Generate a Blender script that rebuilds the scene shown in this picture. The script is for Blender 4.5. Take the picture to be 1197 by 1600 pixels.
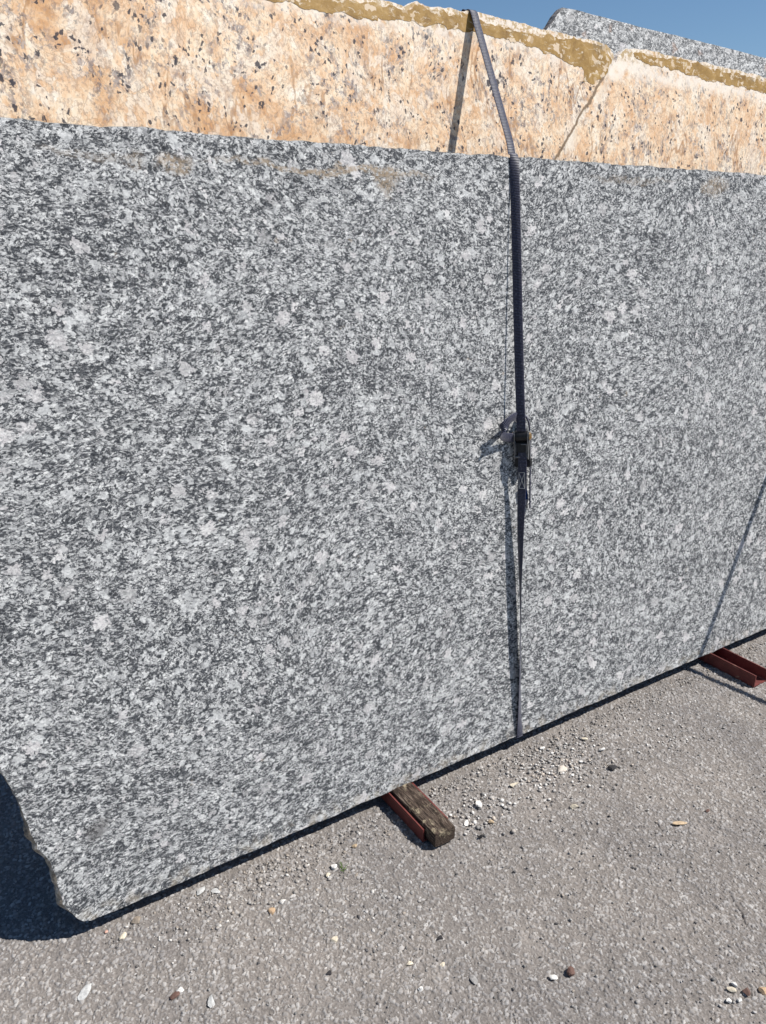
import bpy, bmesh, math, random
import numpy as np
from mathutils import Vector, Matrix
from mathutils import noise as mn

S = bpy.context.scene
for o in list(bpy.data.objects): bpy.data.objects.remove(o)

# ------------------------------------------------------------------ camera
cd = bpy.data.cameras.new('camera'); cam = bpy.data.objects.new('camera', cd)
S.collection.objects.link(cam); S.camera = cam
cd.sensor_fit = 'VERTICAL'; cd.sensor_height = 24.0; cd.lens = 24.0*1214/1600
cd.clip_start = 0.05; cd.clip_end = 1000
cam.matrix_world = Matrix(((0.84071, 0.17704, -0.51172, 0.0),
                           (-0.54130, 0.29906, -0.78585, 0.0),
                           (0.01391, 0.93767, 0.34725, 1.55),
                           (0, 0, 0, 1)))
# ------------------------------------------------------------------ light
SUN = Vector((0.64, -0.44, 1.0)).normalized()          # towards the sun
elev = math.asin(SUN.z); azim = math.atan2(SUN.x, SUN.y)
w = bpy.data.worlds.new('World'); S.world = w; w.use_nodes = True
wn = w.node_tree.nodes; wl = w.node_tree.links
sky = wn.new('ShaderNodeTexSky'); sky.sky_type = 'NISHITA'; sky.sun_disc = False
sky.sun_elevation = elev; sky.sun_rotation = azim
sky.air_density = 1.0; sky.dust_density = 0.2; sky.ozone_density = 3.0
hs = wn.new('ShaderNodeHueSaturation'); hs.inputs['Saturation'].default_value = 1.12; hs.inputs['Value'].default_value = 1.38
wl.new(sky.outputs[0], hs.inputs['Color']); wl.new(hs.outputs[0], wn['Background'].inputs[0]); wn['Background'].inputs[1].default_value = 0.05
sl = bpy.data.lights.new('sun', 'SUN'); sun = bpy.data.objects.new('sun', sl)
S.collection.objects.link(sun); sl.energy = 4.9; sl.angle = math.radians(0.55); sl.color = (1.0, 0.955, 0.89)
sun.rotation_euler = (-SUN).to_track_quat('-Z', 'Y').to_euler()
sun.location = (3, -3, 6)
S.view_settings.view_transform = 'Standard'; S.view_settings.look = 'None'
S.view_settings.gamma = 1; S.view_settings.exposure = 0.48
S.render.engine = 'CYCLES'

# ------------------------------------------------------------------ shader helpers
class M:
    def __init__(s, name, rough=.8, spec=.3):
        s.m = bpy.data.materials.new(name); s.m.use_nodes = True
        s.t = s.m.node_tree; s.b = s.t.nodes['Principled BSDF']
        s.b.inputs['Roughness'].default_value = rough
        s.b.inputs['Specular IOR Level'].default_value = spec
    def new(s, typ, props=None, **ins):
        n = s.t.nodes.new('ShaderNode'+typ)
        for k, v in (props or {}).items(): setattr(n, k, v)
        for k, v in ins.items(): s.set(n, k.replace('_', ' ') if k.replace('_', ' ') in n.inputs else k, v)
        return n
    def set(s, n, key, v):
        i = n.inputs[key]
        if isinstance(v, bpy.types.NodeSocket): s.t.links.new(v, i)
        else:
            if isinstance(v, (tuple, list)) and i.type == 'RGBA' and len(v) == 3: v = tuple(v)+(1,)
            i.default_value = v
    def coord(s, which='Object'): return s.new('TexCoord').outputs[which]
    def math(s, op, a, b=0.0, c=0.0, clamp=False):
        n = s.t.nodes.new('ShaderNodeMath'); n.operation = op; n.use_clamp = clamp
        s.set(n, 0, a); s.set(n, 1, b); s.set(n, 2, c); return n.outputs[0]
    def vmath(s, op, a, b=(0, 0, 0)):
        n = s.t.nodes.new('ShaderNodeVectorMath'); n.operation = op
        s.set(n, 0, a)
        if op == 'SCALE': s.set(n, 'Scale', b)
        else: s.set(n, 1, b)
        return n.outputs['Value' if op in ('LENGTH', 'DISTANCE', 'DOT_PRODUCT') else 'Vector']
    def noise(s, v, scale, detail=3, rough=.55, dist=0, col=False, typ='FBM'):
        n = s.new('TexNoise', {'noise_type': typ}, Vector=v, Scale=float(scale), Detail=float(detail), Roughness=rough, Distortion=float(dist))
        return n.outputs['Color' if col else 'Fac']
    def vor(s, v, scale, feature='F1', out='Distance', rnd=1.0, smooth=None):
        n = s.new('TexVoronoi', {'feature': feature}, Vector=v, Scale=float(scale), Randomness=rnd)
        if smooth is not None: n.inputs['Smoothness'].default_value = smooth
        return n.outputs[out] if out else n
    def step(s, x, a, b):                     # smoothstep, b<a allowed
        n = s.new('MapRange', {'interpolation_type': 'SMOOTHSTEP', 'clamp': True})
        inv = a > b
        s.set(n, 0, x); s.set(n, 1, min(a, b) if not isinstance(a, bpy.types.NodeSocket) else a); s.set(n, 2, max(a, b))
        s.set(n, 3, 1.0 if inv else 0.0); s.set(n, 4, 0.0 if inv else 1.0)
        return n.outputs[0]
    def mix(s, f, a, b, mode='MIX'):
        n = s.t.nodes.new('ShaderNodeMix'); n.data_type = 'RGBA'; n.blend_type = mode
        for k, v in ((0, f), (6, a), (7, b)): s.set(n, k, v)
        return n.outputs[2]
    def fmix(s, f, a, b):
        n = s.t.nodes.new('ShaderNodeMix'); n.data_type = 'FLOAT'
        for k, v in ((0, f), (2, a), (3, b)): s.set(n, k, v)
        return n.outputs[0]
    def ramp(s, x, stops):
        n = s.t.nodes.new('ShaderNodeValToRGB'); s.set(n, 0, x); e = n.color_ramp.elements
        while len(e) < len(stops): e.new(.5)
        for i, (p, c) in enumerate(stops):
            e[i].position = p; e[i].color = (tuple(c) if isinstance(c, (tuple, list)) else (c, c, c))+(1,)
        return n.outputs[0]
    def warp(s, v, scale, amt, detail=2):
        c = s.noise(v, scale, detail, .6, col=True)
        return s.vmath('ADD', v, s.vmath('SCALE', s.vmath('SUBTRACT', c, (.5, .5, .5)), amt))
    def mapping(s, v, rot=(0, 0, 0), scale=(1, 1, 1), loc=(0, 0, 0)):
        n = s.new('Mapping', None, Vector=v); n.inputs['Rotation'].default_value = rot
        n.inputs['Scale'].default_value = scale; n.inputs['Location'].default_value = loc
        return n.outputs[0]
    def bump(s, h, dist, strength=1.0):
        n = s.new('Bump', None, Height=h, Distance=dist, Strength=strength)
        s.set(s.b, 'Normal', n.outputs[0])
    def base(s, c): s.set(s.b, 'Base Color', c)
    def cells(s, v, scale, rnd=1.0):            # crystal mosaic: cell centre, three random values
        n = s.new('TexVoronoi', {'feature': 'F1'}, Vector=v, Scale=float(scale), Randomness=rnd)
        c = s.new('SeparateColor', None, Color=n.outputs['Color'])
        return n.outputs['Position'], c.outputs[0], c.outputs[1], c.outputs[2], n.outputs['Distance']
    def blob(s, v, cx, cy, rx, ry):           # soft ellipse in object space
        d = s.vmath('LENGTH', s.vmath('MULTIPLY', s.vmath('SUBTRACT', v, (cx, cy, 0)), (1/rx, 1/ry, 0)))
        return d

def granite(name, seed=0.0, contrast=1.0, stains=True, angle=28, size=1.0, bright=1.0, pinkish=0.0):
    m = M(name, .62, .18)
    co = m.mapping(m.coord(), loc=(seed, seed*.37, 0))
    co = m.mapping(co, scale=(1/size, 1/size, 1/size))
    # foliation: the grain swings slowly over the face
    w0 = m.warp(co, 1.3, .20, 1)
    rot = (0, 0, math.radians(-angle))
    st = m.mapping(w0, rot=rot, scale=(.78, 1.18, 1))
    w1 = m.warp(st, 26, .030, 3)
    w2 = m.warp(w1, 170, .0065, 3)
    fine = m.noise(w2, 170, 4, .70)
    patch = m.noise(m.mapping(w0, rot=rot, scale=(.6, 1.3, 1)), 6, 4, .6)
    grain = m.noise(w2, 330, 2, .6)
    # interlocking crystals: everything below is decided once per crystal, so outlines stay angular
    iso = m.mapping(w0, rot=rot, scale=(.96, 1.08, 1))
    wi = m.warp(m.warp(iso, 60, .010, 3), 200, .006, 2)
    P, r1, r2, r3, pd = m.cells(wi, 165)
    Pq = m.warp(P, 34, .024, 3)
    def eyes(scale, lo, hi):
        v = m.vor(Pq, scale, 'F1', None)
        rnd = m.new('SeparateColor', None, Color=v.outputs['Color'])
        return m.math('SUBTRACT', m.fmix(rnd.outputs[0], lo, hi), v.outputs['Distance']), rnd.outputs[1]
    bd, bc = eyes(23, -.40, .48); md, mc = eyes(38, -.16, .52)
    bd = m.math('ADD', bd, m.math('MULTIPLY', m.math('SUBTRACT', r3, .5), .20))
    md = m.math('ADD', md, m.math('MULTIPLY', m.math('SUBTRACT', r3, .5), .20))
    big = m.step(bd, -.02, .03); mid = m.step(md, -.03, .05)
    rim = m.math('MULTIPLY', m.step(bd, -.16, -.04), m.step(bd, .02, -.03))
    mrim = m.math('MULTIPLY', m.step(md, -.22, -.04), m.step(md, .02, -.03))
    lf = m.noise(P, 46, 3, .65)
    q = m.math('ADD', m.math('MULTIPLY', m.math('SUBTRACT', r1, .5), .26), lf)
    q = m.math('ADD', q, m.math('MULTIPLY', m.math('SUBTRACT', patch, .5), .13))
    q = m.math('ADD', q, m.math('MULTIPLY', rim, .05))
    dcell = m.math('MULTIPLY', m.step(q, .50, .56), m.step(grain, .66, .40))
    edge = m.vor(wi, 165, 'DISTANCE_TO_EDGE')
    line = m.math('MULTIPLY', m.step(edge, .11, .02), m.step(m.noise(w1, 60, 2), .40, .55))
    vein = m.math('MULTIPLY', m.step(m.vor(m.warp(w2, 60, .012, 2), 44, 'DISTANCE_TO_EDGE'), .075, .02), m.step(lf, .38, .52))
    coarse = m.noise(w1, 50, 5, .66)
    dmx = m.math('ADD', m.math('ADD', m.math('MULTIPLY', m.noise(w2, 175, 5, .74), .68), m.math('MULTIPLY', coarse, .32)), m.math('ADD', m.math('MULTIPLY', m.math('ADD', rim, mrim), .035), m.math('MULTIPLY', m.math('SUBTRACT', patch, .5), .07)))
    mica = m.step(dmx, .485, .524)
    L = bright
    tone = m.math('ADD', m.math('MULTIPLY', r2, .5), m.math('MULTIPLY', m.noise(w1, 120, 4, .7), .5))
    light = m.ramp(tone, [(0.20, (.36*L, .365*L, .367*L)), (.42, (.535*L, .54*L, .539*L)), (.72, (.73*L, .732*L, .720*L))])
    dark = m.ramp(grain, [(.34, (.007, .009, .013)), (.52, (.036, .040, .048)), (.70, (.15, .158, .169))])
    c = m.mix(m.math('MULTIPLY', dcell, .34*contrast), light, dark)
    c = m.mix(m.math('MULTIPLY', mica, .95*contrast), c, dark)
    c = m.mix(m.math('MULTIPLY', line, .45*contrast), c, dark)
    c = m.mix(m.math('MULTIPLY', vein, .60*contrast), c, dark)
    inner = m.mix(m.step(grain, .57, .66), light, (.16*L, .17*L, .18*L))
    c = m.mix(m.math('MULTIPLY', mid, m.math('MULTIPLY', m.fmix(mc, .35, .97), m.fmix(m.step(fine, .52, .58), 1.0, .55))), c, m.mix(.35, inner, (.60*L, .61*L, .61*L)))
    bigc = m.ramp(m.math('ADD', m.math('MULTIPLY', bc, .6), m.math('MULTIPLY', r2, .4)), [(0, (.48*L, .49*L, .475*L)), (.6, (.66*L, .63*L, .63*L)), (1, (.74*L, .735*L, .715*L))])
    bigc = m.mix(m.math('MULTIPLY', m.step(fine, .53, .60), .8), bigc, (.20*L, .21*L, .22*L))
    bigc = m.mix(m.math('MULTIPLY', line, .35), bigc, dark)
    c = m.mix(m.math('MULTIPLY', big, m.fmix(bc, .40, .92)), c, bigc)
    if pinkish:
        pk = m.step(m.noise(co, 14, 2), .60, .68)
        c = m.mix(m.math('MULTIPLY', pk, pinkish), c, (.52, .34, .25))
    if stains:
        ob = m.coord(); wob = m.warp(ob, 9, .09, 4)
        for cx, cy, rx, ry, k in ((.584, 1.622, .036, .024, .75), (.50, 1.628, .025, .02, .35), (.93, 1.628, .27, .009, .8), (1.085, 1.608, .035, .03, .7),
                                  (1.16, 1.622, .05, .012, .5), (2.31, 1.627, .05, .022, .5), (2.35, 1.645, .05, .02, .4), (1.95, 1.64, .2, .010, .3), (.40, 1.635, .09, .010, .25)):
            d = m.blob(wob, cx, cy, rx, ry)
            f = m.math('MULTIPLY', m.step(d, 1.25, .45), m.math('MULTIPLY', m.step(m.noise(ob, 120, 3), .32, .6), k))
            c = m.mix(f, c, (.33, .25, .165))
        # faint rust freckles and a dull band where the polish dies near the top edge
        rr = m.math('MULTIPLY', m.step(m.noise(ob, 26, 3), .70, .78), .35)
        c = m.mix(rr, c, (.40, .30, .19))
        dk = m.step(m.blob(wob, .232, .225, .035, .03), 1.2, .3)
        c = m.mix(m.math('MULTIPLY', dk, .6), c, (.05, .045, .045))
        sp = m.new('SeparateXYZ', None, Vector=ob)
        band = m.math('MULTIPLY', m.step(sp.outputs[1], .05, .0), m.step(m.noise(ob, 30, 4), .45, .62))
        c = m.mix(m.math('MULTIPLY', band, .45), c, (.36, .31, .24))
    m.base(c)
    m.bump(m.math('ADD', m.math('MULTIPLY', fine, .5), m.noise(co, 300, 2)), .0006, .5)
    return m.m

def orange_granite():
    m = M('orange_granite', .55, .35); ob = m.coord()
    sp = m.new('SeparateXYZ', None, Vector=ob); u = sp.outputs[0]
    # the grain turns from diagonal at the left to upright at the right
    w0 = m.warp(ob, 3.0, .08, 2)
    st = m.mapping(w0, rot=(0, 0, math.radians(22)), scale=(1.15, .86, 1))
    w1 = m.warp(st, 34, .016, 4); w2 = m.warp(w1, 130, .008, 3)
    fine = m.noise(w2, 150, 4, .68)
    P, r1, r2, r3, pd = m.cells(m.warp(w1, 150, .007, 2), 84)
    P2, s1, s2, s3, pd2 = m.cells(m.warp(w1, 220, .005, 2), 165)
    lf = m.noise(P, 20, 4, .65); zone = m.noise(w0, 4.5, 4, .6)
    t = m.math('ADD', m.math('MULTIPLY', m.noise(w1, 17, 6, .68), .80), m.math('ADD', m.math('MULTIPLY', r1, .10), m.math('MULTIPLY', s1, .10)))
    c = m.ramp(t, [(.28, (.52, .29, .14)), (.38, (.70, .44, .25)), (.48, (.80, .57, .37)), (.57, (.85, .69, .50)), (.69, (.89, .80, .67))])
    left = m.step(u, 2.2, .5)
    rust = m.math('MULTIPLY', m.step(zone, .46, .62), m.fmix(left, .12, .80))
    c = m.mix(rust, c, m.ramp(t, [(.3, (.44, .20, .07)), (.5, (.62, .34, .15)), (.66, (.76, .50, .28))]))
    cream = m.step(m.math('ADD', m.noise(P, 11, 3), m.math('MULTIPLY', r2, .12)), .57, .66)
    c = m.mix(m.math('MULTIPLY', cream, .55), c, m.ramp(s2, [(0, (.80, .71, .58)), (1, (.90, .86, .77))]))
    # rusty veins running down the face
    vn = m.math('ABSOLUTE', m.math('SUBTRACT', m.noise(m.warp(m.mapping(w0, scale=(1.7, .55, 1), rot=(0, 0, .15)), 30, .02, 3), 4.3, 4, .6), .5))
    vein = m.math('MULTIPLY', m.step(vn, .020, .002), m.step(m.noise(ob, 6, 2), .42, .6))
    c = m.mix(m.math('MULTIPLY', vein, .75), c, (.36, .17, .06))
    # grey quartz and mica between the crystals, gathered in bands
    band = m.step(m.noise(m.mapping(w0, rot=(0, 0, math.radians(22)), scale=(1.2, .8, 1)), 8, 4, .65), .42, .60)
    gm = m.step(m.math('ADD', m.noise(w2, 52, 5, .75), m.math('MULTIPLY', m.math('SUBTRACT', s3, .5), .08)), .52, .565)
    gcol = m.ramp(m.math('ADD', m.math('MULTIPLY', s2, .5), m.math('MULTIPLY', fine, .5)), [(.25, (.075, .07, .08)), (.5, (.27, .24, .24)), (.75, (.50, .44, .40))])
    c = m.mix(m.math('MULTIPLY', m.math('MULTIPLY', gm, band), .88), c, gcol)
    ed = m.vor(m.warp(w1, 150, .007, 2), 84, 'DISTANCE_TO_EDGE')
    ln = m.math('MULTIPLY', m.step(ed, .085, .02), m.step(m.noise(w1, 26, 3), .44, .56))
    c = m.mix(m.math('MULTIPLY', ln, .42), c, (.28, .17, .11))
    c = m.mix(m.math('MULTIPLY', m.step(fine, .52, .60), .55), c, (.36, .25, .19))
    # black tourmaline flecks, angular, small ones everywhere and a few clusters
    fk = m.math('MULTIPLY', m.step(s1, .91, .93), m.step(m.noise(P2, 16, 2), .44, .54))
    c = m.mix(m.math('MULTIPLY', fk, .92), c, (.030, .026, .036))
    K, k1, k2_, k3, kd = m.cells(m.mapping(m.warp(ob, 90, .022, 4), rot=(0, 0, math.radians(-22)), scale=(1.2, .9, 1)), 60)
    bk = m.math('MULTIPLY', m.step(m.math('ADD', m.noise(K, 7, 2), m.math('MULTIPLY', k1, .26)), .835, .845), m.step(kd, .52, .40))
    c = m.mix(m.math('MULTIPLY', bk, .93), c, (.030, .028, .040))
    # the healed crack: brown line with a pale vein beside it
    cw = m.warp(ob, 14, .03, 4); sc = m.new('SeparateXYZ', None, Vector=cw)
    # line through (2.0127,2.0108) and (1.7724,1.7206)
    t = m.math('DIVIDE', m.math('SUBTRACT', m.math('MULTIPLY', m.math('SUBTRACT', sc.outputs[0], 1.7724), .2902), m.math('MULTIPLY', m.math('SUBTRACT', sc.outputs[1], 1.7206), .2403)), .3768)
    pale = m.math('MULTIPLY', m.math('MULTIPLY', m.step(t, -.004, .006), m.step(t, .050, .015)), m.step(m.noise(P2, 22, 3, .6), .40, .54))
    c = m.mix(m.math('MULTIPLY', pale, .70), c, m.ramp(lf, [(.35, (.70, .58, .45)), (.6, (.88, .80, .68))]))
    crack = m.step(m.math('ABSOLUTE', m.math('ADD', t, m.math('MULTIPLY', m.math('SUBTRACT', m.noise(ob, 60, 3), .5), .008))), .0065, .0025)
    c = m.mix(m.math('MULTIPLY', crack, .9), c, (.17, .11, .06))
    # chalky upper margin beneath the resin
    top = m.math('MULTIPLY', m.step(m.math('ADD', sp.outputs[1], m.math('ADD', m.math('MULTIPLY', lf, .06), m.math('MULTIPLY', m.step(u, 1.6, 1.95), .03))), 1.995, 2.035), m.step(m.noise(ob, 40, 3), .3, .55))
    c = m.mix(m.math('MULTIPLY', top, .8), c, (.84, .76, .66))
    # ochre resin smeared past the edge of the coat
    oc = m.math('MULTIPLY', m.step(m.math('ADD', sp.outputs[1], m.math('MULTIPLY', m.noise(m.warp(ob, 30, .03, 3), 22, 4, .7), .09)), 2.035, 2.065), m.step(m.noise(ob, 60, 4, .7), .46, .56))
    c = m.mix(m.math('MULTIPLY', oc, .8), c, (.40, .26, .085))
    m.base(c)
    m.bump(m.math('ADD', lf, m.math('MULTIPLY', fine, .5)), .0015, .5)
    return m.m

def edge_stone(name, c1, c2, c3):
    m = M(name, .9, .2); ob = m.coord()
    n1 = m.noise(ob, 60, 5, .7); n2 = m.noise(ob, 220, 3, .6)
    c = m.ramp(n1, [(.3, c1), (.5, c2), (.72, c3)])
    c = m.mix(m.math('MULTIPLY', m.step(n2, .55, .66), .5), c, (.07, .06, .055))
    m.base(c); m.bump(m.math('ADD', n1, n2), .004, .9)
    return m.m

def simple(name, c1, c2, rough=.7, scale=60, spec=.3, metal=0, bumpd=.0006):
    m = M(name, rough, spec); ob = m.coord()
    n = m.noise(ob, scale, 4, .65)
    m.base(m.ramp(n, [(.32, c1), (.68, c2)])); m.b.inputs['Metallic'].default_value = metal
    if bumpd: m.bump(n, bumpd, .6)
    return m.m

def asphalt():
    m = M('asphalt', .92, .2); ob = m.coord()
    a = m.new('Attribute', {'attribute_name': 'stone'}).outputs['Fac']
    h = m.new('Attribute', {'attribute_name': 'relief'}).outputs['Fac']
    v = m.vor(ob, 100, 'F1', None); far = m.new('SeparateColor', None, Color=v.outputs['Color']).outputs[0]
    near = m.new('Attribute', {'attribute_name': 'near'}).outputs['Fac']
    a = m.fmix(near, far, a)
    st = m.ramp(a, [(0, (.075, .072, .074)), (.10, (.155, .147, .142)), (.40, (.225, .212, .205)), (.72, (.27, .258, .25)), (.93, (.34, .328, .318)), (1, (.50, .485, .47))])
    tint = m.noise(ob, 60, 2, .5)
    st = m.mix(m.math('MULTIPLY', m.step(tint, .56, .7), .22), st, (.30, .25, .20))
    st = m.mix(.35, st, m.mix(1.0, st, m.ramp(m.noise(ob, 420, 3, .6), [(.3, .55), (.7, 1.35)]), 'MULTIPLY'))
    binder = m.ramp(m.noise(ob, 150, 3), [(.3, (.12, .109, .101)), (.7, (.21, .192, .180))])
    c = m.mix(m.step(h, .32, .62), binder, st)
    wear = m.noise(m.warp(ob, 2.0, .4, 3), 2.6, 6, .65)
    c = m.mix(1.0, c, m.ramp(wear, [(.30, (.92, .925, .94)), (.5, (1.08, 1.075, 1.065)), (.68, (1.22, 1.20, 1.17))]), 'MULTIPLY')
    dust = m.math('MULTIPLY', m.step(m.noise(ob, 7, 5, .65), .54, .70), .35)
    c = m.mix(dust, c, (.31, .28, .255))
    m.base(c)
    b1 = m.noise(ob, 260, 4, .65)
    b2 = m.math('MULTIPLY', m.math('MULTIPLY', m.step(v.outputs['Distance'], .55, .2), 2.0), m.math('SUBTRACT', 1.0, near))
    m.bump(m.math('ADD', b1, b2), .0016, .75)
    return m.m

def webbing():
    m = M('strap_webbing', .42, .35)
    uv = m.new('UVMap').outputs[0]; sp = m.new('SeparateXYZ', None, Vector=uv)
    rib = m.math('SINE', m.math('MULTIPLY', sp.outputs[1], 2*math.pi/.0040))
    edge = m.math('ABSOLUTE', m.math('SUBTRACT', sp.outputs[0], .5))
    r01 = m.step(rib, -.6, .6)
    c = m.mix(r01, (.006, .007, .016), (.052, .055, .096))
    c = m.mix(m.math('MULTIPLY', m.step(edge, .40, .46), .6), c, (.045, .045, .08))
    c = m.mix(m.math('MULTIPLY', m.step(m.noise(m.coord(), 240, 3), .52, .68), .25), c, (.26, .26, .30))
    m.base(c); m.b.inputs['Sheen Weight'].default_value = .15; m.b.inputs['Sheen Roughness'].default_value = .4
    m.bump(rib, .0004, .8)
    return m.m

def old_wood():
    m = M('weathered_timber', .9, .15); ob = m.coord()
    w1 = m.warp(ob, 20, .010, 3)
    g = m.noise(m.mapping(w1, scale=(16, 1, 16)), 22, 5, .7)
    g2 = m.noise(m.mapping(w1, scale=(28, 1.2, 28)), 14, 4, .7)
    c = m.ramp(g, [(.36, (.007, .006, .005)), (.46, (.042, .029, .023)), (.56, (.10, .074, .058)), (.72, (.24, .195, .16))])
    c = m.mix(m.math('MULTIPLY', m.step(g2, .53, .60), .85), c, (.014, .011, .009))
    mortar = m.step(m.noise(m.warp(ob, 60, .03, 4), 34, 4, .7), .545, .66)
    c = m.mix(m.math('MULTIPLY', mortar, .8), c, (.34, .285, .20))
    m.base(c); m.bump(m.math('ADD', g, m.math('MULTIPLY', mortar, .6)), .0035, 1)
    return m.m

def red_steel():
    m = M('red_painted_steel', .55, .4); ob = m.coord()
    n = m.noise(m.warp(ob, 30, .02, 3), 34, 5, .65)
    c = m.ramp(n, [(.3, (.085, .018, .016)), (.55, (.135, .030, .026)), (.75, (.20, .058, .046))])
    r = m.step(m.noise(ob, 70, 4, .7), .60, .68)
    c = m.mix(m.math('MULTIPLY', r, .85), c, (.035, .020, .015))
    c = m.mix(m.math('MULTIPLY', m.step(m.noise(ob, 22, 4, .7), .60, .72), .5), c, (.33, .24, .18))
    m.base(c); m.bump(n, .0008, .6)
    return m.m

def resin():
    m = M('ochre_resin', .5, .4); ob = m.coord(); w1 = m.warp(ob, 40, .03, 4)
    n = m.noise(w1, 26, 5, .7)
    c = m.ramp(n, [(.28, (.19, .10, .020)), (.45, (.30, .172, .038)), (.6, (.39, .235, .068)), (.75, (.52, .37, .16))])
    c = m.mix(m.math('MULTIPLY', m.step(m.noise(m.mapping(w1, scale=(.6, 2.4, 1)), 34, 5, .75), .56, .64), .8), c, (.74, .64, .50))
    c = m.mix(m.math('MULTIPLY', m.step(m.noise(w1, 9, 3), .60, .68), .55), c, (.15, .13, .09))
    P, r1, r2, r3, d = m.cells(w1, 90)
    c = m.mix(m.math('MULTIPLY', m.math('MULTIPLY', m.step(r1, .72, .76), m.step(m.noise(P, 12, 2), .5, .58)), .75), c, (.76, .62, .46))
    m.base(c); m.bump(n, .002, .6)
    return m.m

def attr_stone(name):
    m = M(name, .85, .25); ob = m.coord()
    c = m.new('Attribute', {'attribute_name': 'tint'}).outputs['Color']
    n = m.noise(ob, 320, 4, .65)
    m.base(m.mix(1.0, c, m.ramp(n, [(.3, .68), (.7, 1.2)]), 'MULTIPLY')); m.bump(n, .001, .7)
    return m.m

def pebble_mat(name, col, vein=None):
    m = M(name, .8, .3); ob = m.coord()
    n = m.noise(ob, 170, 4, .65)
    d = tuple(x*.62 for x in col); l = tuple(min(.9, x*1.12) for x in col)
    c = m.ramp(n, [(.3, d), (.6, col), (.75, l)])
    if vein: c = m.mix(m.math('MULTIPLY', m.step(m.noise(ob, 110, 3), .54, .62), .7), c, vein)
    m.base(c); m.bump(n, .0015, .8)
    return m.m

GR = granite('speckled_granite')
GRE = edge_stone('granite_sawn_edge', (.10, .085, .07), (.30, .26, .21), (.62, .58, .52))
ORG = orange_granite()
ORE = edge_stone('orange_granite_edge', (.45, .33, .24), (.80, .72, .63), (.92, .88, .82))
GR2 = granite('pale_granite', 3.7, .85, False, 78, 1.0, 1.1, .35)
GR2E = edge_stone('pale_granite_edge', (.06, .055, .055), (.20, .18, .17), (.5, .47, .45))
ASP = asphalt(); WEB = webbing(); WOOD = old_wood(); RED = red_steel(); RES = resin()
STEEL = simple('galvanised_steel', (.11, .112, .118), (.29, .29, .295), .45, 220, .5, .6, .0002)
BRASS = simple('yellow_zinc_bolt', (.48, .30, .12), (.75, .52, .26), .35, 300, .5, .9, 0)
BLACK = simple('black_plastic', (.008, .008, .009), (.022, .022, .025), .45, 200)
THREAD = simple('pale_thread', (.50, .49, .45), (.65, .63, .58), .9, 500)
LAVWEB = WEB
BLUE = simple('blue_label', (.01, .05, .22), (.02, .09, .34), .6, 200)
WHITE = simple('white_label', (.55, .56, .58), (.7, .7, .72), .6, 200)

# ------------------------------------------------------------------ object helpers
COL = S.collection
def link(name, me, mat, parent=None, smooth=False):
    o = bpy.data.objects.new(name, me); COL.objects.link(o)
    for m_ in (mat if isinstance(mat, (list, tuple)) else [mat]): me.materials.append(m_)
    if parent: o.parent = parent
    if smooth: me.polygons.foreach_set('use_smooth', [True]*len(me.polygons))
    return o
def from_bm(name, bm, mat, parent=None, smooth=False):
    bmesh.ops.recalc_face_normals(bm, faces=bm.faces)
    me = bpy.data.meshes.new(name); bm.to_mesh(me); bm.free()
    return link(name, me, mat, parent, smooth)
def tag(o, label=None, cat=None, group=None, kind=None):
    for k, v in (('label', label), ('category', cat), ('group', group), ('kind', kind)):
        if v: o[k] = v
    return o
def box(bm, lo, hi, M_=None, bev=0.0):
    r = bmesh.ops.create_cube(bm, size=1)['verts']
    for v in r:
        v.co = Vector([lo[i]+(v.co[i]+.5)*(hi[i]-lo[i]) for i in range(3)])
        if M_ is not None: v.co = M_ @ v.co
    if bev:
        es = list({e for v in r for e in v.link_edges})
        bmesh.ops.bevel(bm, geom=es, offset=bev, segments=2, affect='EDGES')
def cyl(bm, a, b_, r, seg=16, r2=None):
    a = Vector(a); b_ = Vector(b_); d = b_-a
    g = bmesh.ops.create_cone(bm, cap_ends=True, segments=seg, radius1=r, radius2=r if r2 is None else r2, depth=d.length)['verts']
    q = d.to_track_quat('Z', 'Y').to_matrix().to_4x4(); q.translation = (a+b_)/2
    for v in g: v.co = q @ v.co

TH = math.radians(6.9); Y0 = 1.479; ZB = 0.05
NRM = Vector((0, -math.cos(TH), math.sin(TH))); UPV = Vector((0, math.sin(TH), math.cos(TH))); XV = Vector((1, 0, 0))
ORIG = Vector((0, Y0, ZB))
def sp(u, v, d=0.0): return ORIG + XV*u + UPV*v + NRM*d     # a point by slab face coordinates and stand-off
SLABROT = (math.radians(90)-TH, 0, 0)

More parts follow.
